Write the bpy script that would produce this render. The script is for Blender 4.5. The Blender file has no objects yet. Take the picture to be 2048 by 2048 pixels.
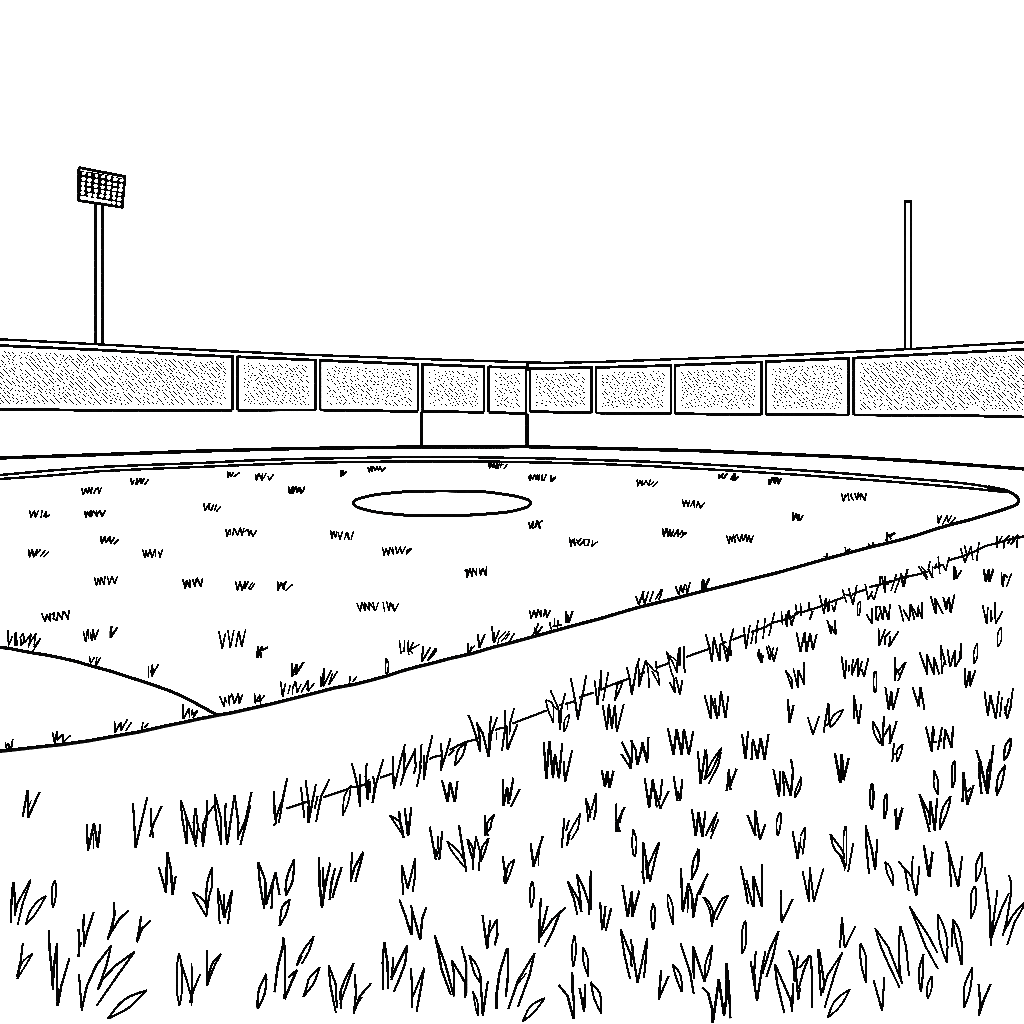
import bpy, math, random
random.seed(7)
sc = bpy.context.scene
COL = sc.collection
# ------------------------------------------------------------------ camera
IMG = 2048.0                       # photograph's own pixels
HFOV = math.radians(60)
F = IMG / 2 / math.tan(HFOV / 2)   # focal length in photograph pixels
H = 2.2                            # eye height
ROLL = math.atan(15.0 / 2048)      # the horizon dips slightly to the right
YH = 826.5                         # horizon at the picture's centre
cam_d = bpy.data.cameras.new('camera')
cam_d.sensor_width = 36.0
cam_d.angle = HFOV
cam_d.clip_start = 0.05
cam_d.clip_end = 5000
cam_d.shift_y = -(IMG / 2 - YH) / IMG
cam = bpy.data.objects.new('camera', cam_d)
COL.objects.link(cam)
cam.location = (0, 0, H)
cam.rotation_euler = (math.radians(90), ROLL, 0)
sc.camera = cam
# ------------------------------------------------------------------ overcast sky and a soft sun
world = bpy.data.worlds.new('World'); sc.world = world
world.use_nodes = True
nt = world.node_tree; nt.nodes.clear()
out = nt.nodes.new('ShaderNodeOutputWorld')
sky = nt.nodes.new('ShaderNodeTexSky'); sky.sky_type = 'NISHITA'; sky.sun_disc = False
sky.sun_elevation = math.radians(62); sky.sun_rotation = math.radians(200)
hs = nt.nodes.new('ShaderNodeHueSaturation'); hs.inputs['Saturation'].default_value = 0.0
b1 = nt.nodes.new('ShaderNodeBackground'); b1.inputs['Strength'].default_value = 0.15
b2 = nt.nodes.new('ShaderNodeBackground'); b2.inputs['Strength'].default_value = 1.0
b2.inputs['Color'].default_value = (1, 1, 1, 1)
mx = nt.nodes.new('ShaderNodeMixShader'); mx.inputs[0].default_value = 0.9
nt.links.new(sky.outputs[0], hs.inputs['Color'])
nt.links.new(hs.outputs[0], b1.inputs['Color'])
nt.links.new(b1.outputs[0], mx.inputs[1]); nt.links.new(b2.outputs[0], mx.inputs[2])
nt.links.new(mx.outputs[0], out.inputs['Surface'])
sl = bpy.data.lights.new('sun', 'SUN'); sl.energy = 0.9; sl.angle = math.radians(40)
sl.color = (1, 0.985, 0.96)
so = bpy.data.objects.new('sun', sl); COL.objects.link(so)
so.rotation_euler = (math.radians(28), 0, math.radians(-20))
sc.view_settings.view_transform = 'Standard'
sc.view_settings.look = 'None'
sc.view_settings.gamma = 1.0
sc.view_settings.exposure = 2.1
sc.cycles.pixel_filter_type = 'BLACKMAN_HARRIS'
sc.cycles.filter_width = 0.01      # hard, pixel-sharp edges like the reference
sc.cycles.use_denoising = False

# ------------------------------------------------------------------ materials
def mat(name, lo, hi, scale):
    m = bpy.data.materials.new(name); m.use_nodes = True
    n = m.node_tree.nodes; b = n['Principled BSDF']
    b.inputs['Roughness'].default_value = 1.0
    b.inputs['Specular IOR Level'].default_value = 0.0
    t = n.new('ShaderNodeTexCoord')
    z = n.new('ShaderNodeTexNoise'); z.inputs['Scale'].default_value = scale
    r = n.new('ShaderNodeMapRange'); r.inputs['To Min'].default_value = lo; r.inputs['To Max'].default_value = hi
    m.node_tree.links.new(t.outputs['Object'], z.inputs['Vector'])
    m.node_tree.links.new(z.outputs['Fac'], r.inputs['Value'])
    m.node_tree.links.new(r.outputs[0], b.inputs['Base Color'])
    return m
WHITE = mat('white_paint', 0.84, 0.9, 3.0)
SOIL = mat('white_ground', 0.84, 0.88, 0.7)
TURF = mat('white_turf', 0.85, 0.9, 2.0)
LEAF = mat('white_leaf', 0.86, 0.9, 20.0)
INK = mat('black_ink', 0.0, 0.0008, 5.0)

# ------------------------------------------------------------------ picture pixel -> world
CR, SR = math.cos(ROLL), math.sin(ROLL)
def ray(x, y):
    """direction (per metre of depth) of the line of sight through a picture point"""
    u = (x - IMG / 2) / F; v = (YH - y) / F      # camera right / up
    # camera rolled about its own axis by ROLL
    return (u * CR + v * SR, 1.0, -u * SR + v * CR)
def at(x, y, d):
    r = ray(x, y); return (r[0] * d, d, H + r[2] * d)
def gr(x, y, z=0.0):
    r = ray(x, y); d = (z - H) / r[2]
    return (r[0] * d, d, z)
def gdepth(x, y, z=0.0):
    return (z - H) / ray(x, y)[2]
def interp(pl, x):
    if x <= pl[0][0]: a, b = pl[0], pl[1]
    elif x >= pl[-1][0]: a, b = pl[-2], pl[-1]
    else:
        for a, b in zip(pl, pl[1:]):
            if a[0] <= x <= b[0]: break
    t = (x - a[0]) / (b[0] - a[0])
    return a[1] + (b[1] - a[1]) * t

class MB:
    def __init__(s, mats): s.v = []; s.f = []; s.m = []; s.mats = mats
    def face(s, pts, m=0):
        n = len(s.v); s.v += pts; s.f.append(tuple(range(n, n + len(pts)))); s.m.append(m)
    def prism(s, front, back, m=0):
        n = len(front); k = len(s.v); s.v += front + back
        s.f.append(tuple(range(k, k + n))); s.m.append(m)
        s.f.append(tuple(range(k + 2 * n - 1, k + n - 1, -1))); s.m.append(m)
        for i in range(n):
            j = (i + 1) % n
            s.f.append((k + i, k + n + i, k + n + j, k + j)); s.m.append(m)
    def box(s, a, b, m=0):
        x0, y0, z0 = a; x1, y1, z1 = b
        s.prism([(x0, y0, z0), (x1, y0, z0), (x1, y0, z1), (x0, y0, z1)],
                [(x0, y1, z0), (x1, y1, z0), (x1, y1, z1), (x0, y1, z1)], m)
    def build(s, name, parent=None):
        me = bpy.data.meshes.new(name)
        if parent is not None:
            L = parent.location if parent.parent is None else parent.location + parent.parent.location
            s.v = [(x - L[0], y - L[1], z - L[2]) for x, y, z in s.v]
        me.from_pydata(s.v, [], s.f)
        for q in s.mats: me.materials.append(q)
        me.polygons.foreach_set('material_index', s.m)
        me.update()
        o = bpy.data.objects.new(name, me); COL.objects.link(o)
        if parent is not None: o.parent = parent
        return o
def tag(o, label=None, cat=None, group=None, kind=None):
    for k, v in (('label', label), ('category', cat), ('group', group), ('kind', kind)):
        if v: o[k] = v
    return o
def empty(name, loc):
    o = bpy.data.objects.new(name, None); o.location = loc; COL.objects.link(o); return o

def seg_quads(pts, w, taper=False):
    """2D quads for every segment of a polyline, overlapping a little at the joints"""
    n = len(pts) - 1; res = []
    for i in range(n):
        (x0, y0), (x1, y1) = pts[i], pts[i + 1]
        L = math.hypot(x1 - x0, y1 - y0)
        if L < 1e-6: continue
        dx, dy = (x1 - x0) / L, (y1 - y0) / L
        wa = w * (0.85 if taper and i == 0 else 1); wb = w * (0.85 if taper and i == n - 1 else 1)
        e = 0.2 * w
        x0 -= dx * e; y0 -= dy * e; x1 += dx * e; y1 += dy * e
        nx, ny = -dy, dx
        res.append([(x0 + nx * wa / 2, y0 + ny * wa / 2), (x1 + nx * wb / 2, y1 + ny * wb / 2),
                    (x1 - nx * wb / 2, y1 - ny * wb / 2), (x0 - nx * wa / 2, y0 - ny * wa / 2)])
    return res
def smooth(pts, k=5):
    if len(pts) < 3: return pts
    P = [pts[0]] + pts + [pts[-1]]; o = []
    for i in range(1, len(P) - 2):
        a, b, c, d = P[i - 1:i + 3]
        for j in range(k):
            t = j / k
            o.append(tuple(0.5 * (2 * b[q] + (c[q] - a[q]) * t + (2 * a[q] - 5 * b[q] + 4 * c[q] - d[q]) * t * t +
                                  (3 * b[q] - a[q] - 3 * c[q] + d[q]) * t ** 3) for q in (0, 1)))
    o.append(pts[-1]); return o
def ribbon(mb, pts, w, z, m=0):
    """continuous line on the ground, mitred"""
    n = len(pts); L = []; R = []
    for i in range(n):
        a = pts[max(i - 1, 0)]; b = pts[min(i + 1, n - 1)]
        dx, dy = b[0] - a[0], b[1] - a[1]; l = math.hypot(dx, dy) or 1
        nx, ny = -dy / l * w / 2, dx / l * w / 2
        L.append(gr(pts[i][0] + nx, pts[i][1] + ny, z)); R.append(gr(pts[i][0] - nx, pts[i][1] - ny, z))
    for i in range(n - 1):
        mb.face([L[i], L[i + 1], R[i + 1], R[i]], m)

def P(s, o=(0, 0), k=4.83):
    return [(o[0] + float(a) / k, o[1] + float(b) / k) for a, b in (q.split(',') for q in s.split())]

# ------------------------------------------------------------------ outlines of the place
TOP = [(0, 678.6), (200, 688.8), (400, 699.8), (600, 709), (800, 716.3), (900, 720), (1054, 724.5), (1100, 726), (1200, 723.8),
       (1400, 716.5), (1600, 709), (1830, 697.5), (1940, 690.5), (2048, 684.5)]
RAIL = [(0, 691), (200, 700), (400, 710.7), (475, 713.5), (635, 720.5), (836, 728.7), (972, 733.5), (1054, 735.5), (1060, 737),
        (1190, 735), (1340, 731), (1530, 723.5), (1700, 716.5), (1860, 708), (2048, 698.5)]
SILL = [(0, 819), (200, 820.5), (640, 820), (840, 823), (970, 824.5), (1054, 827.3), (1058, 823), (1190, 826), (1400, 828),
        (1600, 829.7), (1900, 830.5), (2048, 834)]
FOOT = [(0, 916), (200, 909.3), (400, 902.2), (600, 897), (800, 894.4), (843, 894), (1054, 893.5), (1200, 896.6),
        (1400, 901.6), (1600, 910), (1700, 914.2), (1850, 923.5), (2048, 937.8)]
def extend(pl, a=-420, b=2460):
    return [(a, interp(pl, a))] + pl + [(b, interp(pl, b))]
TOP, RAIL, SILL, FOOT = map(extend, (TOP, RAIL, SILL, FOOT))
def dep(x): return gdepth(x, interp(FOOT, x))

def wall_poly(mb, pts, off, thick, m=0):
    mb.prism([at(x, y, dep(x) - off) for x, y in pts], [at(x, y, dep(x) - off + thick) for x, y in pts], m)
def wall_band(mb, x0, x1, top, bot, off, thick, m=0):
    """band of wall between two outlines (functions of x), from x0 to x1"""
    xs = sorted(set([x0, x1] + [p[0] for p in TOP + RAIL + SILL + FOOT if x0 < p[0] < x1]))
    for a, b in zip(xs, xs[1:]):
        wall_poly(mb, [(a, bot(a)), (b, bot(b)), (b, top(b)), (a, top(a))], off, thick, m)
def fn(pl, d=0): return lambda x: interp(pl, x) + d
def hline(mb, x0, x1, pl, w, off=0.06, thick=0.05, m=1):
    wall_band(mb, x0, x1, fn(pl, -w / 2), fn(pl, w / 2), off, thick, m)
def vline(mb, x, y0, y1, w, off=0.06, thick=0.05, m=1):
    wall_poly(mb, [(x - w / 2, y1), (x + w / 2, y1), (x + w / 2, y0), (x - w / 2, y0)], off, thick, m)

def speckle(mb, x0, x1):
    """wire mesh: short black wires standing proud of the pale screen"""
    NX0, NX1 = int(x0 // 2), int(x1 // 2)
    on = set(); long_ = (x1 - x0) > 250
    runs = [1, 1, 2, 2, 3, 3, 4, 5, 6, 8] if long_ else [1, 1, 1, 1, 2, 2, 2, 3, 4]
    def free(i, j, own):
        for a in (-2, -1, 0, 1, 2):
            for b in (-1, 0, 1):
                if (i + a, j + b) in on and (i + a, j + b) not in own: return False
        return (i, j - 2) not in on and (i, j + 2) not in on
    tries = [(random.randint(NX0, NX1), random.randint(335, 420)) for _ in range(int((NX1 - NX0) * 85 * 0.27))]
    for i0, j0 in tries:
        r = random.random(); n = random.choice(runs); own = set()
        step = (1, 1) if r < .86 else ((1, 0) if r < .93 else ((0, 1) if r < .96 else (-1, 1)))
        if r >= .86: n = 2 if r < .96 else random.choice([2, 3, 4])
        for q in range(n):
            p = (i0 + step[0] * q, j0 + step[1] * q)
            if not free(p[0], p[1], own): break
            own.add(p)
        on |= own
    for (i, j) in sorted(on):
        x, y = 2 * i + 1, 2 * j + 1
        if x < x0 + 13 or x > x1 - 13: continue
        if y < interp(RAIL, x) + 11 or y > interp(SILL, x) - 11: continue
        wall_poly(mb, [(x - .95, y + .95), (x + .95, y + .95), (x + .95, y - .95), (x - .95, y - .95)], 0.035, 0.02, 1)

def wall_run(name, label, x0, x1, panels, posts, seams):
    xm = (x0 + x1) / 2
    g = gr(xm, interp(FOOT, xm))
    root = empty(name, g)
    tag(root, label, 'wall', 'walls around the far side of the field', 'thing')
    mb = MB([WHITE, INK]); wall_band(mb, x0, x1, fn(SILL), fn(FOOT), 0, 0.3)
    hline(mb, x0, x1, [(a, b - 1.7) for a, b in FOOT], 3.6, 0.01, 0.02)
    xs = [x0] + [p[0] for p in FOOT if x0 < p[0] < x1] + [x1]
    for a, b in zip(xs, xs[1:]):
        ya, yb = interp(FOOT, a), interp(FOOT, b)
        mb.face([gr(a, ya - .8, .004), gr(b, yb - .8, .004), gr(b, yb + 3.3, .004), gr(a, ya + 3.3, .004)], 1)
    for sx, wd in seams: vline(mb, sx, interp(SILL, sx), interp(FOOT, sx), wd)
    mb.build('lower_wall', root)
    mb = MB([WHITE, INK]); wall_band(mb, x0, x1, fn(TOP), fn(RAIL), 0.02, 0.2)
    hline(mb, x0, x1, TOP, 4.8, 0.07)
    mb.build('top_rail', root)
    for a, b, wa, wb in panels:
        mb = MB([WHITE, INK]); wall_band(mb, a, b, fn(RAIL), fn(SILL), 0, 0.12)
        hline(mb, a, b, RAIL, 5.6); hline(mb, a, b, SILL, 5.8)
        if wa: vline(mb, a, interp(RAIL, a) - 2.5, interp(SILL, a), wa)
        if wb: vline(mb, b, interp(RAIL, b) - 2.5, interp(SILL, b), wb)
        speckle(mb, a, b)
        mb.build('mesh_panel', root)
    for a, b in posts:
        mb = MB([WHITE, INK])
        wall_poly(mb, [(a, interp(SILL, a)), (b, interp(SILL, b)), (b, interp(RAIL, b) - 2), (a, interp(RAIL, a) - 2)], 0.05, 0.2)
        mb.build('post', root)
    return root

wall_run('outfield_wall', 'long white left wall with three speckled mesh panels, in front of the floodlight',
         -420, 842, [(-420, 465, 0, 5.8), (475, 631.5, 5.6, 6), (640.5, 836, 5, 4.6)],
         [(466, 474), (632, 639), (837, 842)], [])
wall_run('outfield_wall', 'short middle wall with two small mesh panels between two dark vertical seams',
         842, 1054, [(845.5, 968, 5.4, 5), (977, 1052.5, 5, 5)], [(969, 976)], [(842.8, 6), (1054.2, 7.4)])
wall_run('outfield_wall', 'long white right wall with five mesh panels, in front of the bare pole',
         1054, 2460, [(1060, 1183, 4.6, 6), (1192, 1342, 4.8, 4.8), (1350, 1522.5, 5.4, 6), (1532, 1697.5, 4.8, 5.6),
                      (1707.5, 2460, 5.8, 0)], [(1055.6, 1058.2), (1184, 1191), (1343, 1349), (1524, 1531), (1699, 1706)], [])
_r = bpy.data.objects['outfield_wall.001']
mb = MB([WHITE, INK]); vline(mb, 1054.6, 723, 742, 6.6, 0.09)
mb.build('corner_post', _r)

# ------------------------------------------------------------------ ground, turf, mound, lines
def sheet(name, pts, z, m, label, cat):
    mb = MB([m]); mb.face([gr(x, y, z) for x, y in pts]); o = mb.build(name)
    return tag(o, label, cat, kind='structure')
mb = MB([SOIL]); n = 12; S = 1500
mb.face([(-S, -60, 0), (S, -60, 0), (S, S, 0), (-S, S, 0)])
tag(mb.build('ground'), 'bare white ground of the track and strip around the field', 'ground', kind='structure')

L1 = [(0, 949.9), (100, 941), (200, 933.7), (300, 929.5), (400, 926), (500, 920.8), (600, 917.5), (700, 916), (800, 914.2), (945, 914.3),
      (1100, 917), (1200, 920.2), (1300, 923.4), (1400, 928.1), (1500, 934), (1600, 940.4), (1700, 947.6), (1800, 955.6), (1900, 963.5),
      (1950, 969.3), (1985, 975.2), (2010, 982)]
L2 = [(0, 958), (100, 951), (200, 942.4), (300, 937.6), (400, 933.7), (500, 929.6), (600, 926), (700, 924), (800, 923), (980, 923),
      (1100, 925.3), (1200, 928), (1300, 932), (1400, 937.6), (1500, 943.4), (1600, 949.8), (1700, 957), (1800, 964.6), (1900, 973), (1950, 977.6),
      (2000, 983)]
TIP = P('1770,300 1800,312 1830,330 1858,350 1876,372 1880,392 1872,418 1850,436', (1648, 920))
EDGE = (P('1820,448 1700,490 1550,535 1400,580 1230,622 1060,672 900,725 750,768 600,805 450,840 300,880 150,920 0,960', (1648, 920)) +
        P('1700,1092 1500,1140 1300,1192 1100,1240 900,1290 700,1342 500,1392 380,1420', (1200, 920)) +
        P('200,120 0,180', (1200, 1200)) +
        P('1700,240 1500,295 1300,350 1080,410 900,455 700,515 500,560 300,612 150,648 0,690', (800, 1200)) +
        P('1800,734 1650,774 1500,812 1300,848 1100,900 900,950 700,1000 500,1045 300,1090 180,1110 60,1135 0,1145', (400, 1200)) +
        P('1800,1175 1600,1215 1350,1272 1100,1315 850,1360 600,1395 400,1415 200,1438 0,1460', (0, 1200)))
ARC = (P('0,458 150,480 300,508 450,532 600,562 750,598 900,642 1050,682 1200,730 1350,778 1500,828 1650,882 1800,950', (0, 1200)) +
       P('0,1020 100,1075 165,1108', (400, 1200)))
MOUND = (P('1800,322 1700,335 1600,355 1510,382 1482,418 1520,455 1620,485 1720,505 1850,520', (400, 920)) +
         P('0,527 90,534 380,537 700,530 900,515 1050,500 1180,470 1240,448 1262,415 1250,392 1200,372 1120,350 1000,330 880,314 740,303 370,299 80,305 0,311', (800, 920)))
FR = (P('835,565 960,525 1190,457 1430,375 1620,322 1870,222', (400, 1500)) + P('280,90 400,52', (800, 1500)) +
      P('560,1405 735,1345 915,1255 1150,1168 1418,1065 1595,1005 1790,920', (800, 1200)) +
      P('10,868 150,805 280,760 545,655 665,610 830,550 1060,470 1280,385 1600,260 1750,198 1932,110', (1200, 1200)) +
      P('100,480 300,405 540,315 860,215 1040,160 1300,75', (1600, 1120)) + P('1350,925 1510,855 1680,800 1932,735', (1648, 920)))
L1 = [(-420, 985)] + L1; L2 = [(-420, 994)] + L2
EDGE = EDGE + [(-420, 1535)]
ARCX = [(-420, 1290), (-150, 1283)] + ARC
cut = [p for p in EDGE if p[0] < 436]

border = sheet('field_border', L1 + TIP[:2] + L2[::-1], 0.001, SOIL, 'thin white border strip curving along the far edge of the field', 'border strip')
mb = MB([INK]); ribbon(mb, L1 + TIP[:1], 4.8, 0.004); mb.build('border_line', border)
field = sheet('field', L2 + TIP + EDGE, 0.002, TURF, 'white turf field with scattered small tufts inside the curved border', 'field')
mb = MB([INK]); ribbon(mb, L2 + TIP[:1], 4.8, 0.0045); mb.build('far_line', field)
mb = MB([INK]); ribbon(mb, smooth(P('1580,262 1680,282', (1648, 920)) + TIP[:1], 3), 8.2, 0.005); ribbon(mb, smooth(TIP, 4), 6.2, 0.005)
ribbon(mb, [TIP[-1]] + EDGE, 6.5, 0.005); mb.build('near_line', field)
plate = sheet('dirt_circle', ARCX + cut, 0.003, SOIL, 'blank white wedge shaped area at the lower left of the field under a curved line', 'dirt area')
mb = MB([INK]); ribbon(mb, smooth(ARCX, 3), 6.4, 0.005); mb.build('curved_line', plate)
# low mound: real domed disc
mc = (sum(p[0] for p in MOUND) / len(MOUND), 1006.5)
mnd = [gr(x, y, 0.003) for x, y in MOUND]; c0 = gr(mc[0], mc[1], 0.003)
mb = MB([SOIL, INK])
rings = [(1.0, 0.0), (0.8, 0.0025), (0.5, 0.005), (0.0, 0.006)]
for (ra, za), (rb, zb) in zip(rings, rings[1:]):
    for i in range(len(mnd)):
        a, b = mnd[i], mnd[(i + 1) % len(mnd)]
        q = lambda p, r, z: (c0[0] + (p[0] - c0[0]) * r, c0[1] + (p[1] - c0[1]) * r, 0.003 + z)
        if rb: mb.face([q(a, ra, za), q(b, ra, za), q(b, rb, zb), q(a, rb, zb)])
        else: mb.face([q(a, ra, za), q(b, ra, za), q(a, 0, zb)])
mo = tag(mb.build('pitching_mound'), 'low white oval mound in the middle of the far field', 'mound', kind='structure')
mb = MB([INK]); lp = smooth(MOUND + [MOUND[0]], 3); ribbon(mb, lp, 5.8, 0.007); mb.build('mound_line', mo)
lawn = sheet('lawn', [(-420, 1700)] + [(150, 1590)] + FR + [(2860, 880), (2860, 2300), (-420, 2300)], 0.002, TURF,
             'white foreground lawn with tall outlined grass blades', 'lawn')
mb = MB([INK])
for s, o in (('835,565 950,528 1060,492', (400, 1500)), ('1190,457 1300,420 1430,378', (400, 1500)), ('1455,358 1540,350 1620,322', (400, 1500)),
             ('1740,268 1870,222', (400, 1500)), ('280,90 330,65 400,52', (800, 1500)), ('480,1449 560,1405 640,1370 735,1345', (800, 1200)),
             ('915,1255 980,1235 1020,1235', (800, 1200)), ('1085,1195 1150,1168 1300,1112 1418,1065', (800, 1200)),
             ('1595,1005 1680,980', (800, 1200)), ('1730,945 1790,920 1870,895', (800, 1200)), ('10,868 60,840 150,805 285,758', (1200, 1200)),
             ('545,655 665,610', (1200, 1200)), ('830,550 1060,470', (1200, 1200)), ('1165,430 1220,402', (1200, 1200)),
             ('1280,385 1395,338', (1200, 1200)), ('1460,310 1600,260 1665,220 1750,198 1860,165 1932,110', (1200, 1200)),
             ('0,510 100,480 200,448 300,405 420,360', (1600, 1120)), ('500,335 540,315 640,285', (1600, 1120)),
             ('670,262 760,240 860,215 960,180 1040,160 1180,130', (1600, 1120)), ('1060,1045 1150,1010', (1648, 920)),
             ('1205,970 1350,925 1450,885 1510,855 1560,830 1680,800 1780,770 1932,740', (1648, 920))):
    ribbon(mb, P(s, o), 4.4, 0.004)
mb.build('broken_edge_line', lawn)

# ------------------------------------------------------------------ poles behind the wall
def pole_part(root, name, xl, xr, ytop, d, wpx, cap=False):
    """square pole with black arrises, standing on the ground behind the wall"""
    # the pole is turned so that one face looks at the field's near side
    mb = MB([WHITE, INK])
    th = (xr - xl) / F * d
    def col(x0, x1, y0, off, t, m):
        yb = YH + F * H / d + 20
        lo = []
        mb.prism([at(x0, y0, d + off), at(x1, y0, d + off)] + [(at(x1, yb, d + off)[0], d + off, 0), (at(x0, yb, d + off)[0], d + off, 0)],
                 [at(x0, y0, d + off + t), at(x1, y0, d + off + t)] + [(at(x1, yb, d + off)[0], d + off + t, 0), (at(x0, yb, d + off)[0], d + off + t, 0)], m)
    col(xl + .5, xr - .5, ytop + .5, 0.02, th, 0)
    w = wpx
    col(xl, xl + w, ytop, 0, 0.05, 1); col(xr - w, xr, ytop, 0, 0.05, 1)
    if cap: mb.prism([at(x, y, d - .01) for x, y in ((xl, ytop), (xr, ytop), (xr, ytop + w), (xl, ytop + w))],
                     [at(x, y, d + th + .01) for x, y in ((xl, ytop), (xr, ytop), (xr, ytop + w), (xl, ytop + w))], 1)
    return mb.build(name, root)

dl = dep(198) + 2.0
root = empty('floodlight', at(198, 900, dl)[:2] + (0,))
tag(root, 'floodlight on a tall white pole with a slanted grid of small lamps', 'floodlight')
pole_part(root, 'pole', 188.6, 208, 404, dl, 5.4)
K = 14.8615
def hp(x, y): return (140 + x / K, 320 + y / K)
quad = [hp(265, 222), hp(253, 1203), hp(1552, 1405), hp(1632, 492)]      # TL BL BR TR, centre of the outline
def bil(u, v):
    a = [quad[0][i] * (1 - u) * (1 - v) + quad[3][i] * u * (1 - v) + quad[1][i] * (1 - u) * v + quad[2][i] * u * v for i in (0, 1)]
    return tuple(a)
def dh(x): return dl - 0.15 - (x - 198) * 0.012   # head stands a little turned
def plate2(mb, pts, off, th, m):
    mb.prism([at(x, y, dh(x) - off) for x, y in pts], [at(x, y, dh(x) - off + th) for x, y in pts], m)
mb = MB([WHITE, INK])
plate2(mb, [quad[0], quad[1], quad[2], quad[3]], 0.0, 0.12, 0)
for q in seg_quads(quad + [quad[0]], 5.6): plate2(mb, q, 0.08, 0.24, 1)
head = mb.build('lamp_head', root)
mb = MB([INK])
plate2(mb, [bil(.035, .10), bil(.035, .86), bil(.55, .90), bil(.97, .98), bil(.97, .08), bil(.4, .06)], 0.03, 0.06, 0)
mb.build('lamp_board', root)
COLS = [.10, .24, .385, .525, .665, .80, .925]
ROWS = [.14, .30, .455, .60, .745]
for r, v in enumerate(ROWS + [.885]):
    for c, u in enumerate(COLS):
        if r == 5 and c not in (5, 6): continue
        ju, jv = random.uniform(-.012, .012), random.uniform(-.018, .018)
        cx, cy = bil(u + ju, v + jv + .01)
        rx, ry = random.uniform(4.0, 5.1), random.uniform(3.5, 4.5)
        mb = MB([WHITE])
        sh = [(-1, -.35), (-.75, .55), (-.2, 1), (.5, .95), (1, .3), (.85, -.6), (.2, -1), (-.6, -.9)]
        plate2(mb, [(cx + a * rx + b * -.4, cy + b * ry) for a, b in sh], 0.10, 0.08, 0)
        mb.build('lamp', head)
mb = MB([WHITE])
plate2(mb, [bil(.05, .84), bil(.05, .92), bil(.74, .95), bil(.74, .86), bil(.4, .85)], 0.10, 0.07, 0)
mb.build('lower_frame', head)

dr = dep(1816) + 2.0
root = empty('pole', at(1816, 900, dr)[:2] + (0,))
tag(root, 'tall plain white pole without any lamp, behind the right wall', 'pole')
pole_part(root, 'shaft', 1808, 1824.4, 400.4, dr, 4.7, cap=True)

# ------------------------------------------------------------------ grass
WS = 1.24
def tufts(mb, data, o, k=4.83, z=0.002, w0=3.3):
    for line in data.strip().split('\n'):
        w = w0
        line = line.strip()
        if not line: continue
        if line.startswith('w'):
            a, line = line.split(' ', 1); w = float(a[1:]) / 4.83
        for st in line.split(';'):
            st = st.strip()
            if not st: continue
            loop = st.startswith('o ')
            if len(st) < 3: continue
            pts = P(st[2:] if loop else st, o, k)
            by = max(p[1] for p in pts); bx = [p[0] for p in pts if p[1] == by][0]
            d = gdepth(bx, by + w * .3, z)
            d += random.uniform(-.002, .002)
            th = w / F * d; w_ = w * WS * (0.9 if by < 1480 else 1.03)
            if loop:
                far = max(range(len(pts)), key=lambda i: (pts[i][0] - pts[0][0]) ** 2 + (pts[i][1] - pts[0][1]) ** 2)
                h1 = smooth(pts[:far + 1], 4); h2 = smooth(pts[far:] + [pts[0]], 4)
                ring = h1 + h2[1:]
                mb.face([at(x, y, d + th * .5) for x, y in ring[:-1]], 1)
                qs = seg_quads(ring, w_ * .98)
            else:
                qs = seg_quads(pts, w_, True)
            if loop and max(p[0] for p in pts) - min(p[0] for p in pts) < 11.5: qs = seg_quads(ring, w_ * .84)
            for q in qs:
                mb.prism([at(x, y, d) for x, y in q], [at(x, y, d + th) for x, y in q], 0)

fg = MB([INK, LEAF]); eg = MB([INK, LEAF]); lg = MB([INK, LEAF])
# scattered tufts in the field
tufts(fg, '''
790,275 805,335 828,278 845,322 860,268 878,322 890,268;907,322 922,285 945,270 958,322 980,262
w20 1265,180 1275,235 1292,195;1322,180 1318,235 1358,180 1368,225 1392,180;1398,235 1435,190
285,488 300,552 332,490 342,552 372,490;408,488 395,555;420,550 448,495 440,560 478,528
w17 817,495 830,552 845,500 865,545 875,490 882,545 903,490 938,545 932,488;950,520 965,490 985,545 1018,482
w18 975,740 982,805 1010,742 1025,798 1058,742 1070,805 1105,750;1100,812 1143,768
277,865 285,938 312,865 325,938 360,865 345,920 390,865;385,930 438,875;422,938 468,885
1378,865 1398,940 1412,872 1425,938 1450,865 1468,940 1498,865 1502,930;1532,880 1545,940 1568,865
913,1135 932,1215 950,1145 965,1200 978,1135 1005,1200 1015,1125;1038,1125 1055,1200 1080,1125 1108,1192 1135,1125
w17 1765,1155 1790,1238 1803,1160 1832,1230 1838,1158;1862,1155 1882,1220 1900,1140 1940,1220 1958,1140
''', (0, 920), w0=3.1)
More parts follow.
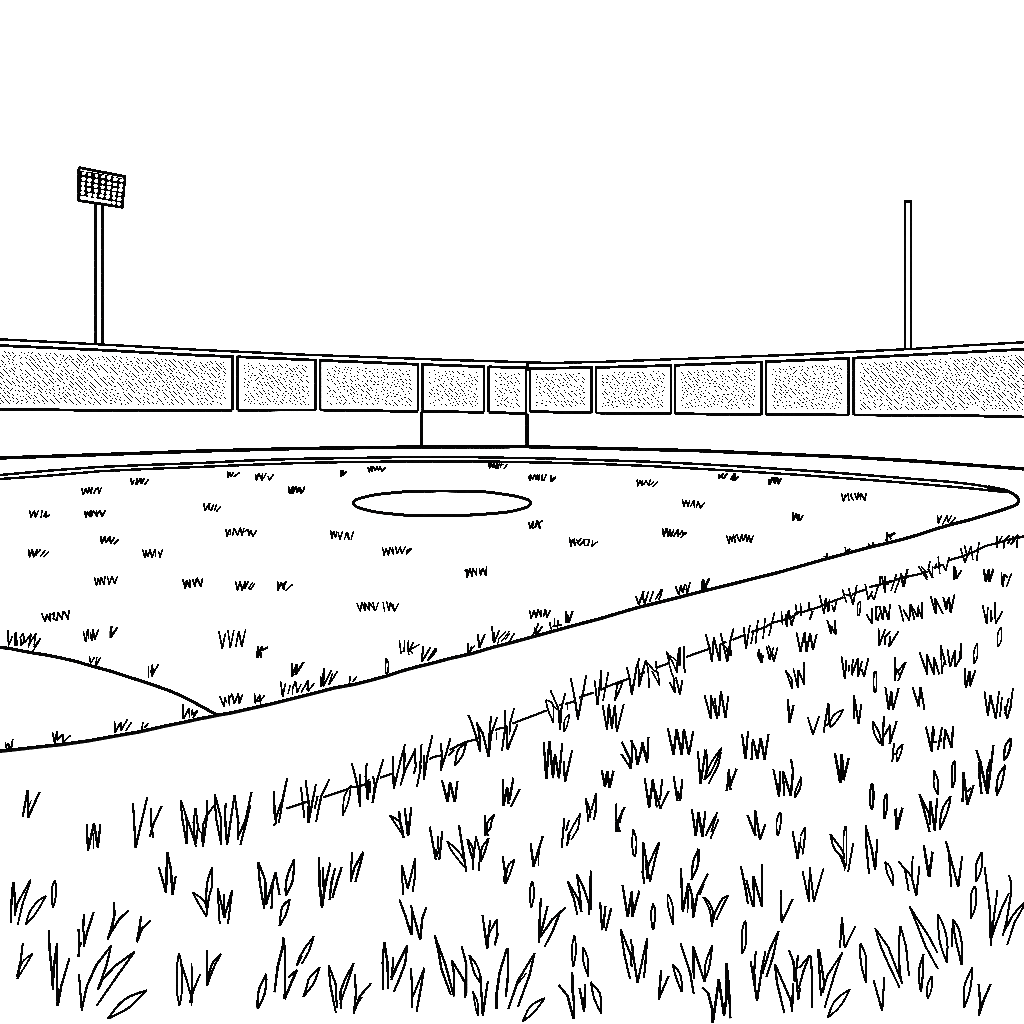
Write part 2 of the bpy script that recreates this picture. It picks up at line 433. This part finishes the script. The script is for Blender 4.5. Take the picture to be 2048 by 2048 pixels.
tufts(fg, '''
w19 266,110 268,168 292,125 300,162 322,120;325,162 380,122
537,140 545,195 566,130 600,195 602,130;638,130 612,180;655,155 672,195 708,140
w19 1358,100 1362,158 1385,100 1380,150 1415,110
1620,70 1637,118 1648,62 1660,110 1675,62 1695,102 1710,62 1725,100 1740,62 1758,108 1792,72
w18 855,255 865,322 880,290 895,258 893,322 928,255 938,315 955,265 978,322 970,265;990,315 1010,258
w17 38,420 48,488 92,422 85,470 108,488 130,430;160,430 140,485;162,495 198,450
250,670 262,738 275,690 295,672 292,722;315,728 330,660 362,728 390,655 405,728 425,662;430,690 460,670 475,728 490,680 512,738 545,680
1262,680 1273,758 1290,685 1310,750 1320,690;1335,700 1350,765 1378,690;1395,765 1418,698 1438,765 1432,705;1460,765 1482,690
1763,845 1778,918 1797,855 1820,920 1835,845 1870,912 1860,845;1890,838 1905,905 1930,845
344,1172 362,1258 388,1172 405,1258 438,1175 432,1240 465,1175;505,1185 472,1240 490,1250 527,1195
w17 750,1172 752,1260 785,1185 808,1250 815,1195 832,1172 800,1240;830,1260 892,1203
''', (400, 920), w0=3.1)
tufts(fg, '''
857,28 865,80 880,25 895,75 905,28 925,82 935,25 945,80 962,30;970,75 980,30;975,40 1005,45;1003,82 1038,42
1243,160 1255,198 1260,140 1280,190 1300,140 1315,190 1328,140 1338,198 1348,140;1375,140 1368,190 1390,195 1412,142
w22 1455,150 1457,208 1502,168 1460,190
w17 1243,605 1258,660 1285,595 1278,655 1308,650 1325,585 1350,660 1345,610 1376,585
0,838 18,905 52,835;62,912 70,870 112,857 68,905
1637,748 1650,835 1668,765 1690,828 1685,760;1700,770 1722,790;1752,758 1712,800 1740,825 1775,775 1785,830 1815,825 1830,768 1775,768;1855,835 1860,780;1855,830 1908,790
622,1068 645,1060 655,1100 640,1075 648,1135 675,1048 698,1125 705,1048 740,1115 738,1048;768,1048 778,1115 798,1048 828,1112 836,1030
w16 1252,1452 1267,1530 1295,1452 1315,1520 1333,1444 1365,1517 1362,1452;1385,1512 1405,1444 1420,1520 1453,1452
''', (800, 920), w0=3.1)
tufts(fg, '''
352,208 362,190 362,255 390,198 405,245 410,198;420,240 445,200 470,248 488,188;495,238 515,210;510,258 555,210
w20 1148,135 1148,175 1190,130 1170,150 1192,178 1232,130
w20 1260,188 1300,132 1280,195 1305,150 1300,195 1338,158
w22 1630,190 1638,235 1665,172 1690,225 1680,180 1712,172 1720,228 1752,180
797,382 810,448 830,390 852,448 865,392;875,448 905,392 912,458;930,455 948,402 972,465 1010,410
w17 604,660 615,740 642,662 660,738 675,672 690,738 712,675;710,740 755,672 752,738;770,720 795,680 800,720 835,700 780,748
1222,730 1248,805 1258,735 1278,785 1290,720;1303,798 1300,750 1320,720 1350,788 1370,720 1385,780 1408,720 1420,788 1440,730 1455,798 1482,730
w20 1860,505 1862,585 1895,520 1915,585 1925,530;1935,585 1960,535
w18 345,1318 375,1395 420,1270 410,1320 432,1385 468,1270;515,1270 480,1365;535,1348 595,1250 592,1300 568,1345
w18 730,1222 760,1298 780,1215 798,1280 820,1205;835,1212 840,1290 870,1185;790,1250 840,1255
w24 995,1155 985,1200 1010,1235 1055,1145;985,1190 990,1258;1000,1170 1025,1240
''', (1200, 920), w0=3.1)
tufts(fg, '''
170,325 188,400 208,335 208,360 235,325 240,390;265,322 258,350 285,392;298,325 318,382 333,315;335,360 358,325 352,380;360,325 392,392 408,325
1097,535 1105,612 1135,535;1145,622 1193,535 1195,600 1232,540;1225,605 1270,555
w18 607,700 610,790;598,775 612,735 682,705 640,745 645,765
430,805 435,830;472,795 475,825
205,845 208,885 250,858 240,885
20,905 30,930 35,905;0,930 30,945
''', (1648, 920), w0=3.2)
tufts(fg, '''
403,130 435,210 452,140 487,205 480,128;500,145 525,120 515,180 548,200 562,120 600,188 610,110;622,115 655,185 668,100
75,295 82,455;88,430 120,350
w20 140,320 145,435 160,435 155,315 150,370
190,365 225,325 235,400 200,440 200,370;240,410 300,330 275,460;280,430 345,325 330,430;317,495 390,375 330,450
805,305 827,400 848,285 855,370;873,312 885,390 898,285 915,380 952,285
w22 1078,255 1070,300 1070,360 1135,265;1085,310 1085,345
865,545 875,620;880,605 912,555;935,555 925,635 970,558
w17 1435,640 1435,748;1472,622 1465,735 1530,622;1450,700 1480,660 1470,730
w17 1765,1010 1770,1150 1825,1050 1832,1135;1860,1055 1850,1110 1910,1070 1865,1135
w17 1107,1172 1110,1280 1165,1185 1172,1258 1228,1155;1215,1262 1270,1182
w17 1380,1182 1370,1250;1395,1235 1435,1190
507,1280 530,1385 552,1270 550,1350 605,1300 608,1380;620,1365 680,1308
53,1375 55,1415 80,1385 90,1440;55,1418 68,1440;122,1348 110,1420 100,1440
''', (0, 1200))
tufts(fg, '''
182,302 215,465 245,325;270,295 293,455 328,292;345,450 375,302 403,450 440,285
w22 557,448 557,555 600,448 580,500;590,555 580,490 652,460
w22 887,612 887,738 935,622 925,718 1000,602
190,930 232,1028 240,942 255,990;273,920 285,1018;275,960 310,910 332,1000 370,905 380,998 410,912
w18 527,903 530,995 580,920 585,1010;540,965 570,985 625,922
778,785 798,932 825,805;872,825 850,905;892,912 895,850 922,788 940,890 975,815;978,892 1045,775 1040,880 1105,805;1030,860 1060,875
w17 1165,738 1170,840 1200,660 1190,830 1270,680;1245,815 1280,710;1250,810 1328,690
w18 1440,820 1452,740;1478,790 1512,740
o 1797,568 1792,690 1812,720 1820,610
w14 1515,33 1548,108 1563,22 1595,100 1590,25 1638,100 1632,22 1690,100 1670,22;1700,95 1722,25;1768,22 1782,108;1803,15 1825,100 1840,25 1880,108 1862,42;1885,100 1917,35
''', (400, 1200))
tufts(fg, '''
-5,390 8,515;45,390 40,500 15,500;82,390 75,465 85,525;128,410 85,500;188,430 95,480 120,515
w20 222,448 212,595 292,460;268,582 345,470 350,490 285,570
w16 657,420 655,515 720,440;680,515 690,450
w20 750,332 768,455 818,332
w18 888,255 905,415 960,295;910,312 915,400;1055,405 1102,325
w13 945,418 955,370 1020,305;980,400 1055,305;1020,380 1060,320
w20 1338,228 1285,340;1300,270 1320,330 1375,255
w16 1447,215 1455,260 1468,295;1492,180 1490,260;1528,200 1522,265;1470,260 1560,240
w22 1605,110 1600,215;1605,130 1630,220 1668,110;1620,150 1640,200
''', (800, 1200))
# blades along the broken edge of the lawn
WS = 1.3
tufts(eg, '''
w17 662,1115 690,1180 740,1330 772,1462;740,1185 765,1280 775,1449;740,1185 800,1290 855,1515;878,1125 865,1300 862,1515;938,1135 880,1300 858,1510
w12 932,1280 935,1350
w17 1012,1065 1018,1220 985,1455;1030,1220 1040,1440 1135,1200;1102,1048 1060,1200 1058,1300
w15 o 1408,965 1430,1060 1480,1185 1478,1010
w17 1455,875 1530,1050 1546,1250 1560,1050 1595,902;1540,1020 1570,1000;1480,1020 1520,1060
w12 1618,1005 1618,1058
w14 o 1635,1105 1590,1160 1582,1275 1605,1240 1630,1150
w18 1650,758 1690,960 1718,1150 1750,980 1775,860 1798,730
w17 1880,778 1908,1010 1945,680
''', (800, 1200))
tufts(eg, '''
w17 15,680 10,870;80,700 30,970
o 165,820 145,970 215,800
w18 260,650 285,760 308,912 355,640 380,560;370,600 378,835 400,740 440,585;390,720 430,700
w15 440,585 465,660 475,845;445,590 520,680 560,700 575,825 505,690;540,592 545,680
w14 642,498 665,590 665,560;645,500 700,600 745,700;680,540 745,590;665,600 690,700 725,780
w20 770,460 760,520 750,630;775,470 772,630;745,600 742,700
w18 672,795 725,890 710,760;735,750 772,910 795,775
w18 812,448 812,640 822,700
w18 1022,335 1060,470 1080,595 1100,365 1155,585 1160,430;1165,322 1230,595 1258,400 1290,275;1220,480 1262,540 1258,400;1185,430 1240,480
w17 1390,265 1410,470 1448,245;1480,310 1460,420;1525,198 1503,420;1595,178 1575,375;1685,120 1632,345
w16 1752,110 1762,235;1795,140 1802,255 1822,100 1850,245 1890,120;1830,180 1870,150
w17 1888,42 1905,140
''', (1200, 1200))
tufts(eg, '''
w16 5,420 12,540;85,410 90,480
w22 95,575 120,495
w16 190,342 232,518 248,372 275,498 285,378;310,440 330,498 352,400;410,285 448,410;470,275 512,430 548,245;430,330 500,350
w16 630,235 660,382 700,300;680,320 715,382 755,250
w18 775,158 775,235;790,158 825,315 820,160;840,215 880,200;800,210 850,240
w16 930,140 882,295;965,180 915,315
w22 975,130 1000,255 1038,90
w16 1148,65 1225,190;1170,65 1230,120;1255,15 1240,90 1280,170 1280,65;1320,30 1300,80;1335,-30 1350,130;1442,-30 1408,100 1380,40
w22 1195,110 1225,170
''', (1600, 1120))
tufts(eg, '''
w16 1320,855 1360,990 1420,835;1357,825 1375,900;1420,835 1438,965;1497,795 1475,970;1385,920 1440,890
w16 1670,738 1672,848;1720,740 1690,790;1735,855 1740,780 1790,730;1775,805 1830,740
w24 1805,815 1875,725
w16 1862,845 1870,760 1930,730
''', (1648, 920))
tufts(eg, '''
w16 1745,485 1760,660 1803,905 1810,730 1790,620;1748,490 1870,845 1893,930;1888,565 1870,700 1885,900;1890,570 1912,740 1893,900;1910,740 1932,790
w18 1285,515 1310,940 1422,458
w17 1455,562 1460,720 1482,845;1448,838 1480,720 1560,545
''', (0, 1500))
tufts(eg, '''
w16 70,485 65,660 30,930;145,525 60,640 28,730 22,860 28,935;-20,760 10,800;140,428 155,660 205,915;145,430 200,650 207,910
w18 248,515 240,640 262,910 333,438;335,440 370,700 368,865;370,830 440,680 497,410;485,540 445,700 392,912
w18 712,400 722,620 735,700 712,732;735,650 800,470 842,272;800,480 762,702
w17 975,360 1008,655;1020,292 1050,520 1048,700 1090,480 1118,335;1135,450 1108,565;1248,285 1170,450 1122,690
w13 o 1455,345 1395,450 1378,630 1420,540 1448,430
w17 1467,128 1520,340 1548,548 1545,235;1610,128 1600,260 1620,480 1628,280;1645,300 1645,410;1672,255 1690,340 1668,508 1700,330 1770,90
w17 1862,62 1872,370 1940,90
''', (400, 1500))
tufts(eg, '''
w17 48,-55 0,120;40,-20 45,80 35,220;5,340 40,220 140,10;145,-10 145,100 155,150 135,228;208,-55 200,100 190,180;165,352 205,150;235,55 232,285;312,-140 265,60 235,260
w17 395,-65 405,60 395,200;395,195 450,20 488,-115;470,50 520,0
w15 o 640,-65 560,0 530,150 600,60
''', (800, 1500))
# lawn blades
WS = 1.38
tufts(lg, '''
w20 1535,478 1530,540 1565,605 1570,540;1550,520 1550,575
w16 1608,448 1640,575 1675,460;1628,440 1680,590 1715,460;1645,500 1680,540
w17 25,1018 68,1250 85,1010 115,1240 143,1018 163,1270 228,1010
w17 1010,920 1070,1145 1070,922 1133,1145 1108,950;1145,1120 1168,882 1212,1135 1240,930
w15 1793,680 1855,855 1850,760 1795,685;1868,662 1910,845 1917,680 1972,815 1973,605
w20 1815,960 1830,1185 1870,1020
''', (1200, 1200))
tufts(lg, '''
w16 1485,60 1485,190 1500,75 1510,180 1560,100
w20 1775,92 1795,208 1825,92 1830,208 1868,90
w15 o 582,400 555,440 558,535 572,535 585,440
w16 642,525 695,615 695,470;765,450 730,450 738,570 750,580 770,520;770,450 798,575 815,450 855,575 870,430
w16 960,440 1000,595;1000,480 1055,585 1068,430 1105,575;1075,440 1135,545 1145,440;1145,470 1178,565 1182,410
w17 1262,352 1312,518 1308,375 1378,518;1385,360 1412,480 1438,362 1455,508 1492,335;1400,400 1440,420
w17 758,660 765,825 822,672;820,815 825,740 870,690;870,740 862,835 950,690
w17 265,585 300,710 310,640;275,620 345,715 338,582
w17 -34,698 5,880 45,700 62,885 97,710 125,865 160,720
w17 400,930 433,1145 448,970;478,1015 468,1080;510,960 500,1110 560,950 560,1125 598,980;598,1060 618,1125 660,950
w17 o 725,1077 712,1110 712,1245 725,1280 738,1245 738,1100
w17 917,940 915,1165 930,1050 960,1110;950,1165 1018,990 940,1080
w17 1155,890 1230,1105 1225,915 1295,1105 1292,940 1345,1100;1362,825 1370,1100;1370,870 1408,1010;1425,865 1450,1030 1497,875 1500,1030 1555,940 1555,805;1510,1020 1545,950 1540,880;1385,1030 1390,990
w15 o 1712,805 1690,850 1678,900 1680,1000 1710,950 1715,860
w19 1590,1045 1602,1230 1640,1075 1640,1215 1695,1065
w18 825,1230 858,1447 882,1270 898,1447 952,1240
w18 1088,1230 1145,1410 1165,1235 1203,1447
''', (1600, 1120))
tufts(lg, '''
w15 1305,160 1322,345 1345,185 1385,225;1372,345 1437,170
w15 1065,585 1115,820 1132,610;1172,645 1172,795 1190,745;1222,545 1222,720;1222,640 1232,820 1320,662
w14 o 1305,865 1260,950 1258,1115 1290,1070 1308,1000
''', (1800, 1120), 6.44)
tufts(lg, '''
w17 1550,-85 1583,150 1608,-43 1660,180 1690,-85;1718,-25 1700,160;1745,60 1768,180 1800,80 1825,-115;1784,-17 1750,130
w17 42,35 20,160 -2,310;50,40 50,215 25,250
w14 o 60,205 100,140 188,92 130,190 62,262
w18 285,-42 290,180;290,-40 335,228 360,40
w14 o 470,205 485,320 540,422 548,375 520,290
w17 580,155 570,300 565,440;570,360 640,245 635,420 702,205
w16 675,418 660,595;665,530 700,520
w14 o 760,428 705,495 705,595 740,520
w17 985,262 1042,500 1053,255 1062,340;1140,262 1100,480;1130,370 1130,405;1168,282 1160,470;1170,285 1235,460 1245,255;1077,400 1077,412
w16 o 1800,370 1750,450 1740,580 1775,530 1802,440
w20 105,515 158,798 170,525 188,770 238,565
w18 o 463,805 445,890 448,1010 463,1060 476,1000 476,850
w16 o 598,910 580,980 578,1120 585,1145 606,1060 611,940
w22 690,1055 705,1245 757,1045
w16 o 1062,680 1060,820 1098,912 1103,800 1088,740
w16 o 1255,592 1234,670 1237,830 1243,845 1266,760 1268,620
w18 1348,700 1338,980;1348,700 1385,1010 1445,825;1385,885 1420,850
w18 1473,488 1510,600 1560,830 1580,905 1610,650 1637,438;1500,600 1505,760 1522,905;1580,860 1575,700 1605,580
w15 o 1750,630 1690,720 1668,820 1668,920 1720,800
w17 922,910 960,1040 1020,1270;925,920 1020,1110 1022,1190;1028,980 1020,1200;1030,985 1070,1260 1092,950
w15 o 1222,930 1150,1040 1125,1150 1118,1250 1180,1110 1210,1010
''', (1648, 1400))
tufts(lg, '1524,1353 1534,1386 1545,1352', (0, 0), 1932 / 2048)
k5 = 4.3125
tufts(lg, '''
w15 o 262,90 290,200 345,270 380,300 365,230
w12 385,20 375,120 375,300 385,400;398,20 402,140 400,340 388,390
w16 415,415 458,168
w20 350,280 385,360
w16 565,12 572,180 595,430;568,20 620,220 648,395 668,132
w13 o 735,330 755,430 805,530 800,440 770,360
w15 850,322 905,390 937,575;905,385 960,450 1003,618 1030,365;972,280 962,450
w20 1068,185 1113,455 1143,243
w16 1258,150 1285,250 1305,540;1262,155 1365,540 1398,280
w14 o 1565,245 1525,330 1515,400 1520,495 1555,420 1572,330
w14 o 1508,537 1475,610 1472,815 1495,770 1515,700 1522,600
w15 22,408 78,668 84,375;84,375 120,668 203,383
w14 8,100 42,30 38,160 22,262;5,115 3,195 20,215
w16 362,803 345,1065;362,803 385,1070;385,1070 478,882
w14 o 522,1028 525,1200 570,1368 572,1170 550,1090
w16 635,1350 708,1610 728,1322
w15 650,900 690,1040 750,1180 858,1410;655,910 760,1060 880,1375;865,882 855,1000 858,1280 880,1370;868,882 915,1060 940,1308
w17 o 1065,1123 1030,1240 1028,1350 1043,1445 1055,1360 1060,1220
w14 o 1135,1312 1105,1370 1093,1440 1100,1505 1130,1440 1140,1360
w15 945,710 1000,800 1100,950 1185,1110;945,712 1010,870 1080,1050 1188,1248
w14 o 1188,780 1200,980 1230,1100 1268,1195 1270,1010 1230,860
w15 1318,822 1308,1058
w15 o 1320,825 1335,960 1393,1210 1400,1070 1370,910
w17 1592,372 1640,760 1645,1048
w15 1703,570 1660,900 1645,1000 1730,750 1800,600;1803,442 1820,500 1820,600 1780,850 1750,960
w15 1760,930 1840,780 1935,675;1787,1042 1850,850 1935,700
w14 o 1487,1235 1430,1360 1412,1450 1415,1585 1460,1460 1480,1340
w18 1540,1382 1555,1540 1545,1652;1545,1640 1580,1530 1643,1382
w16 155,1080 170,1300 180,1480;165,1085 205,1350 202,1450
w15 200,1430 240,1300 365,1110;360,1120 300,1290 212,1585
w16 82,1135 -5,1240;75,1150 30,1270 -12,1420;90,1135 105,1300 105,1585
w14 o 428,1427 350,1480 285,1550 240,1668 310,1610 370,1540
''', (1600, 1648), k5)
tufts(lg, '''
w18 265,390 220,645;270,400 270,655 380,410
w17 838,718 850,970 908,708 945,940 970,718
w10 903,800 903,955;302,485 280,550
w17 1535,1135 1605,1380 1612,1000;1618,990 1650,1150 1667,1395 1697,1220
''', (0, 1500))
tufts(lg, '''
w17 1468,990 1455,1270;1575,985 1490,1140 1460,1250;1575,1000 1545,1110 1502,1270
w14 o 1832,632 1932,700 1965,830 1932,780
''', (400, 1500))
tufts(lg, '''
w17 1388,-70 1413,275 1443,-80 1478,265 1497,40 1535,268 1567,-60;1580,110 1595,305 1662,5
w18 405,292 460,498 483,312 530,498 555,302
w18 992,285 1000,538 1035,360 1048,515;1095,272 1065,440 1055,490;1072,548 1155,380
w18 45,562 78,828 110,552;-8,590 0,690 35,845
w17 818,630 822,800 825,828;830,800 858,825
w14 o 912,622 845,700 835,800 870,760 885,690
w18 288,745 345,1058;368,832 365,950;408,785 380,1060;350,960 350,1030 380,960
w13 o 458,882 500,975 615,1125 625,1080 560,975
w18 570,728 600,920 640,1175
w15 o 652,862 670,950 705,1060 708,960;705,1155 708,1050 735,835;735,840 775,990 762,1165;o 855,855 790,950 778,1080 820,980
w17 992,1028 1015,1180 1005,1270
w14 o 1105,1058 1040,1130 1018,1290 1060,1200
w18 1262,902 1290,1125 1378,835
w14 1340,940 1338,1118
w17 1588,660 1562,940;1632,680 1605,780;1612,925 1640,820
w13 1742,612 1680,720 1620,830 1615,920;1740,620 1720,760 1655,865
w15 1793,465 1820,690;1795,470 1840,600 1835,650;1893,420 1850,580;1898,425 1888,600 1873,672
w16 15,1115 30,1395;20,1120 75,1340 145,1050;148,1050 148,1200 122,1368
''', (800, 1500))
tufts(lg, '''
w17 210,-74 295,100 295,180;208,42 295,175;305,-95 305,120;300,-90 345,0 350,60 362,140 400,0 408,-75 455,120 468,-120
w17 655,-210 710,45 740,-200 790,45 810,-200 858,45 900,-180
w16 945,10 972,325 1020,0 1035,80 1030,200 1010,290
w14 o 1175,-20 1100,80 1050,170 1010,285 1080,200;1170,20 1140,150 1050,325
w17 1372,-152 1405,85 1430,-180;1475,-100 1463,95;1480,-100 1520,80 1553,-112 1590,90 1628,-150
w18 18,195 48,355 70,205 92,365 130,205
w17 432,272 475,558 510,285 548,548;530,380 585,568;600,285 580,480;585,560 662,400
w18 712,255 748,490;795,285 775,490;755,400 765,465
w18 1245,185 1235,330 1222,395;1260,382 1255,260;1260,340 1318,185
w17 1675,188 1730,450 1740,205;1768,205 1778,440;1770,208 1843,440 1865,200 1845,90
w13 o 1945,260 1890,390 1882,460 1932,370
w18 152,522 160,790;238,555 165,700 190,790;215,590 190,700
w15 o 322,770 310,880 320,1000 338,1028 350,960 350,860
w16 415,890 412,1180 428,1290;420,900 450,1080 450,1240
w15 o 572,892 500,1040 462,1150 485,1270 510,1150
w16 o 950,960 900,1080 885,1250 925,1170 950,1080
w17 888,572 925,828 952,602 988,838 1018,592
w15 1020,828 1080,700 1135,602;1068,855 1145,670;1075,790 1120,640
w17 1425,630 1500,825 1498,582;1500,582 1545,865 1598,718
w15 o 1740,602 1707,680 1708,800 1718,828 1740,750 1750,640
w17 1860,785 1910,1050 1928,890
''', (1200, 1500))
tufts(lg, '''
w15 o 1275,70 1254,160 1257,260 1270,325 1296,200 1288,110
w17 1360,235 1350,430 1342,660;1425,312 1380,500 1355,580;1355,610 1470,440 1600,325;1600,325 1545,370 1480,540 1398,700
w16 1618,70 1680,240 1712,392;1622,75 1720,240 1752,362 1735,180 1708,5;1710,5 1780,150 1825,285 1822,390
w20 1845,-28 1838,150 1846,345
w17 -5,250 50,400 110,585 118,340;105,305 195,635 215,430 255,322
w17 797,398 842,720 870,450;845,600 935,440;938,440 940,590 915,685;850,600 850,660
w17 335,592 370,740 400,920 490,1165;338,600 440,880 520,1180;520,1180 520,950 500,835;502,835 630,1050 630,1190;597,700 640,870 640,1140 630,1190
w14 o 670,785 720,960 785,1060 778,990 740,880
w17 775,970 800,1365 848,1035
w14 o 705,1135 730,1290 752,1368 752,1250
w18 1033,718 960,960 935,1150 932,1300;1040,720 1042,1000 1022,1185
w17 1298,768 1140,1030 1048,1300;1298,770 1250,980 1140,1280
w11 1220,960 1130,1070 1080,1200
w14 o 1398,1202 1330,1230 1250,1290 1185,1425 1290,1340
w17 108,910 120,1290;125,1180 235,910;232,920 200,1110 160,1330
w15 o 1685,592 1662,700 1664,820 1675,895 1698,770 1698,680
w15 o 1768,708 1767,830 1818,990 1818,840 1790,750
w18 1535,1075 1620,1180 1675,1395 1682,1250 1664,1100 1665,950
w18 1735,1105 1778,1328 1790,1065
w15 o 1845,1048 1875,1200 1945,1350 1935,1170 1890,1100
w17 -75,1000 0,830 70,690;70,690 50,860 0,1000 -60,1138
''', (800, 1748))
tufts(lg, '''
w18 2,275 20,540;53,312 35,480;108,332 55,545;30,440 38,520
w18 217,108 268,412 307,165;312,170 312,410 380,165
w16 o 512,284 494,380 502,500 515,538 530,440 533,350
w15 o 652,195 657,310 705,490 706,340 680,240
w17 783,-50 790,150 800,365 852,90;855,90 890,210 900,420 940,200 1040,0;965,200 1000,100
w11 850,150 848,375
w14 o 1000,225 1060,350 1082,505 1095,380 1050,270
w15 1085,480 1110,370 1180,240 1240,205;1240,205 1190,300 1125,440
w17 1362,-70 1410,160 1428,288;1415,60 1478,315;1482,25 1485,315;1485,25 1565,315 1565,-90
w18 1752,158 1748,330 1755,465;1760,460 1860,245
w16 198,535 240,800 290,1012;202,540 300,790 305,895;297,630 362,1050 455,620;320,700 305,830;455,630 440,850 425,1000
w14 o 702,875 735,1000 788,1138 785,1010 750,925
w17 778,668 870,950 905,1158;905,1010 900,700 1010,1040
w14 o 1085,690 1020,860 1010,1030 1055,900
w15 o 1400,455 1370,570 1372,770 1408,680 1412,500
w18 590,930 580,1060 567,1215;575,1190 660,990
w18 990,1100 1045,1150 1080,1290 1090,1438 1148,1018 1198,1368 1222,1190 1222,862;1225,865 1245,1100 1260,1390
w16 1455,842 1517,1225 1560,940 1598,745;1505,745 1490,930 1495,1060;1570,960 1640,730 1725,555;1722,560 1670,800 1608,990
w17 1690,875 1710,1050 1780,1340;1695,880 1850,1240 1855,1330 1865,1060;1825,738 1870,850 1880,1040;1912,785 1900,900 1890,950;1890,920 1915,1215;1915,1215 1932,1110
''', (1200, 1748))
tufts(lg, '''
w17 125,80 105,350 105,470;130,82 145,250 145,400
w15 148,380 170,280 295,55;292,80 220,280 172,488
w14 o 440,215 370,260 290,360 248,490 330,400 400,290
w16 o 527,64 500,150 502,260 512,323 533,250 543,130
w17 808,390 805,560;905,370 840,570 808,700;810,560 812,650;758,535 765,650 758,800;785,660 770,700
w18 1102,272 1105,400 1075,530 1040,635;1240,352 1150,440 1045,610;1090,500 1080,560
w18 1363,408 1345,540 1322,655 1370,530 1455,450
w16 220,670 200,840 165,990
w13 o 315,768 210,860 168,1010 230,910
w17 473,545 478,720 500,940 510,1120;550,668 520,900 512,1080;552,670 550,1000 558,1270 590,1090 670,815
w17 763,968 790,1320;790,1310 840,1080 930,880 1075,690;1070,700 1030,880 945,1115;950,1110 990,1020 1110,890 1300,750;1298,755 1150,960 935,1270
w16 o 1415,1125 1260,1180 1150,1260 1042,1398 1180,1330 1270,1270
w16 o 1728,765 1710,900 1710,1130 1732,1270 1752,1180 1760,1000 1748,850
w15 1745,850 1800,1010 1850,1200;1850,862 1852,1080 1850,1270;1832,1240 1870,1120 1932,970
''', (0, 1748))
tufts(lg, '''
w14 o -72,178 20,240 60,310 62,410 -5,300
w15 o 115,-60 75,60 62,170 62,400 90,210 118,100
w16 170,140 190,480;175,150 235,420 230,195;235,415 310,160 270,480
w17 560,-113 580,100 620,335;565,-110 630,60 635,300 730,-10 768,200;705,50 690,335
w16 o 910,-140 850,0 828,120 830,210 890,80 905,-30
w15 o 865,245 800,310 780,390 768,500 830,390 858,290
w18 1150,-160 1155,100 1178,325 1205,130 1258,-105;1188,-65 1195,150;1305,-55 1270,80 1252,248;1368,-65 1310,120 1280,225
w17 68,738 66,1080
w15 o 200,775 130,850 90,950 68,1078 130,910
w16 o 638,968 575,1100 558,1200 557,1300 620,1170 640,1040
w18 805,610 800,700 750,900 720,1138;808,620 822,760 822,1080 818,1205 870,1080 935,930 855,1000
w15 1098,602 1010,720 965,800 935,885 985,790;1095,620 1050,750 985,865
w15 o 1155,902 1060,1000 1030,1090 998,1185 1090,1070 1130,980
w16 1242,882 1260,1080 1312,1340;1245,885 1310,1060 1322,1290;1483,862 1400,1020 1358,1130 1358,1300;1480,880 1430,1030 1355,1250
w17 1493,968 1508,1150 1485,1350;1490,1330 1545,1180 1650,1058;1520,1250 1560,1190
w17 1778,658 1765,850 1768,1118;1782,660 1810,850 1818,1108;1868,805 1850,1020;1845,1000 1932,830
''', (400, 1748))
# the same grass carries on beside the frame
WS = 1.25
def tuft_at(mb, x, y, h):
    n = random.choice([2, 3, 4, 5]); q = []
    for i in range(n):
        q.append('%.1f,%.1f' % (x + i * h * .22 + random.uniform(-1, 1), y - (h * random.uniform(.8, 1) if i % 2 == 0 else 0)))
    tufts(mb, ' '.join(q), (0, 0), 1.0)
for _ in range(130):
    y = 940 + 1100 * random.random() ** .8
    tuft_at(lg, random.uniform(2075, 2800), y, 12 + (y - 900) * .075)
for _ in range(60):
    y = random.uniform(1700, 2040)
    tuft_at(lg, random.uniform(-520, -190), y, 12 + (y - 900) * .075)
for _ in range(30):
    y = random.uniform(1000, 1260)
    tuft_at(fg, random.uniform(-400, -50), y, 14 + (y - 900) * .03)
tag(fg.build('short_grass'), 'small zigzag tufts of short grass scattered over the far field', 'grass', kind='stuff')
tag(eg.build('edge_grass'), 'row of upright grass blades crossing the broken edge line of the foreground lawn', 'grass', kind='stuff')
tag(lg.build('tall_grass'), 'tall outlined grass blades and leaves of the foreground lawn', 'grass', kind='stuff')
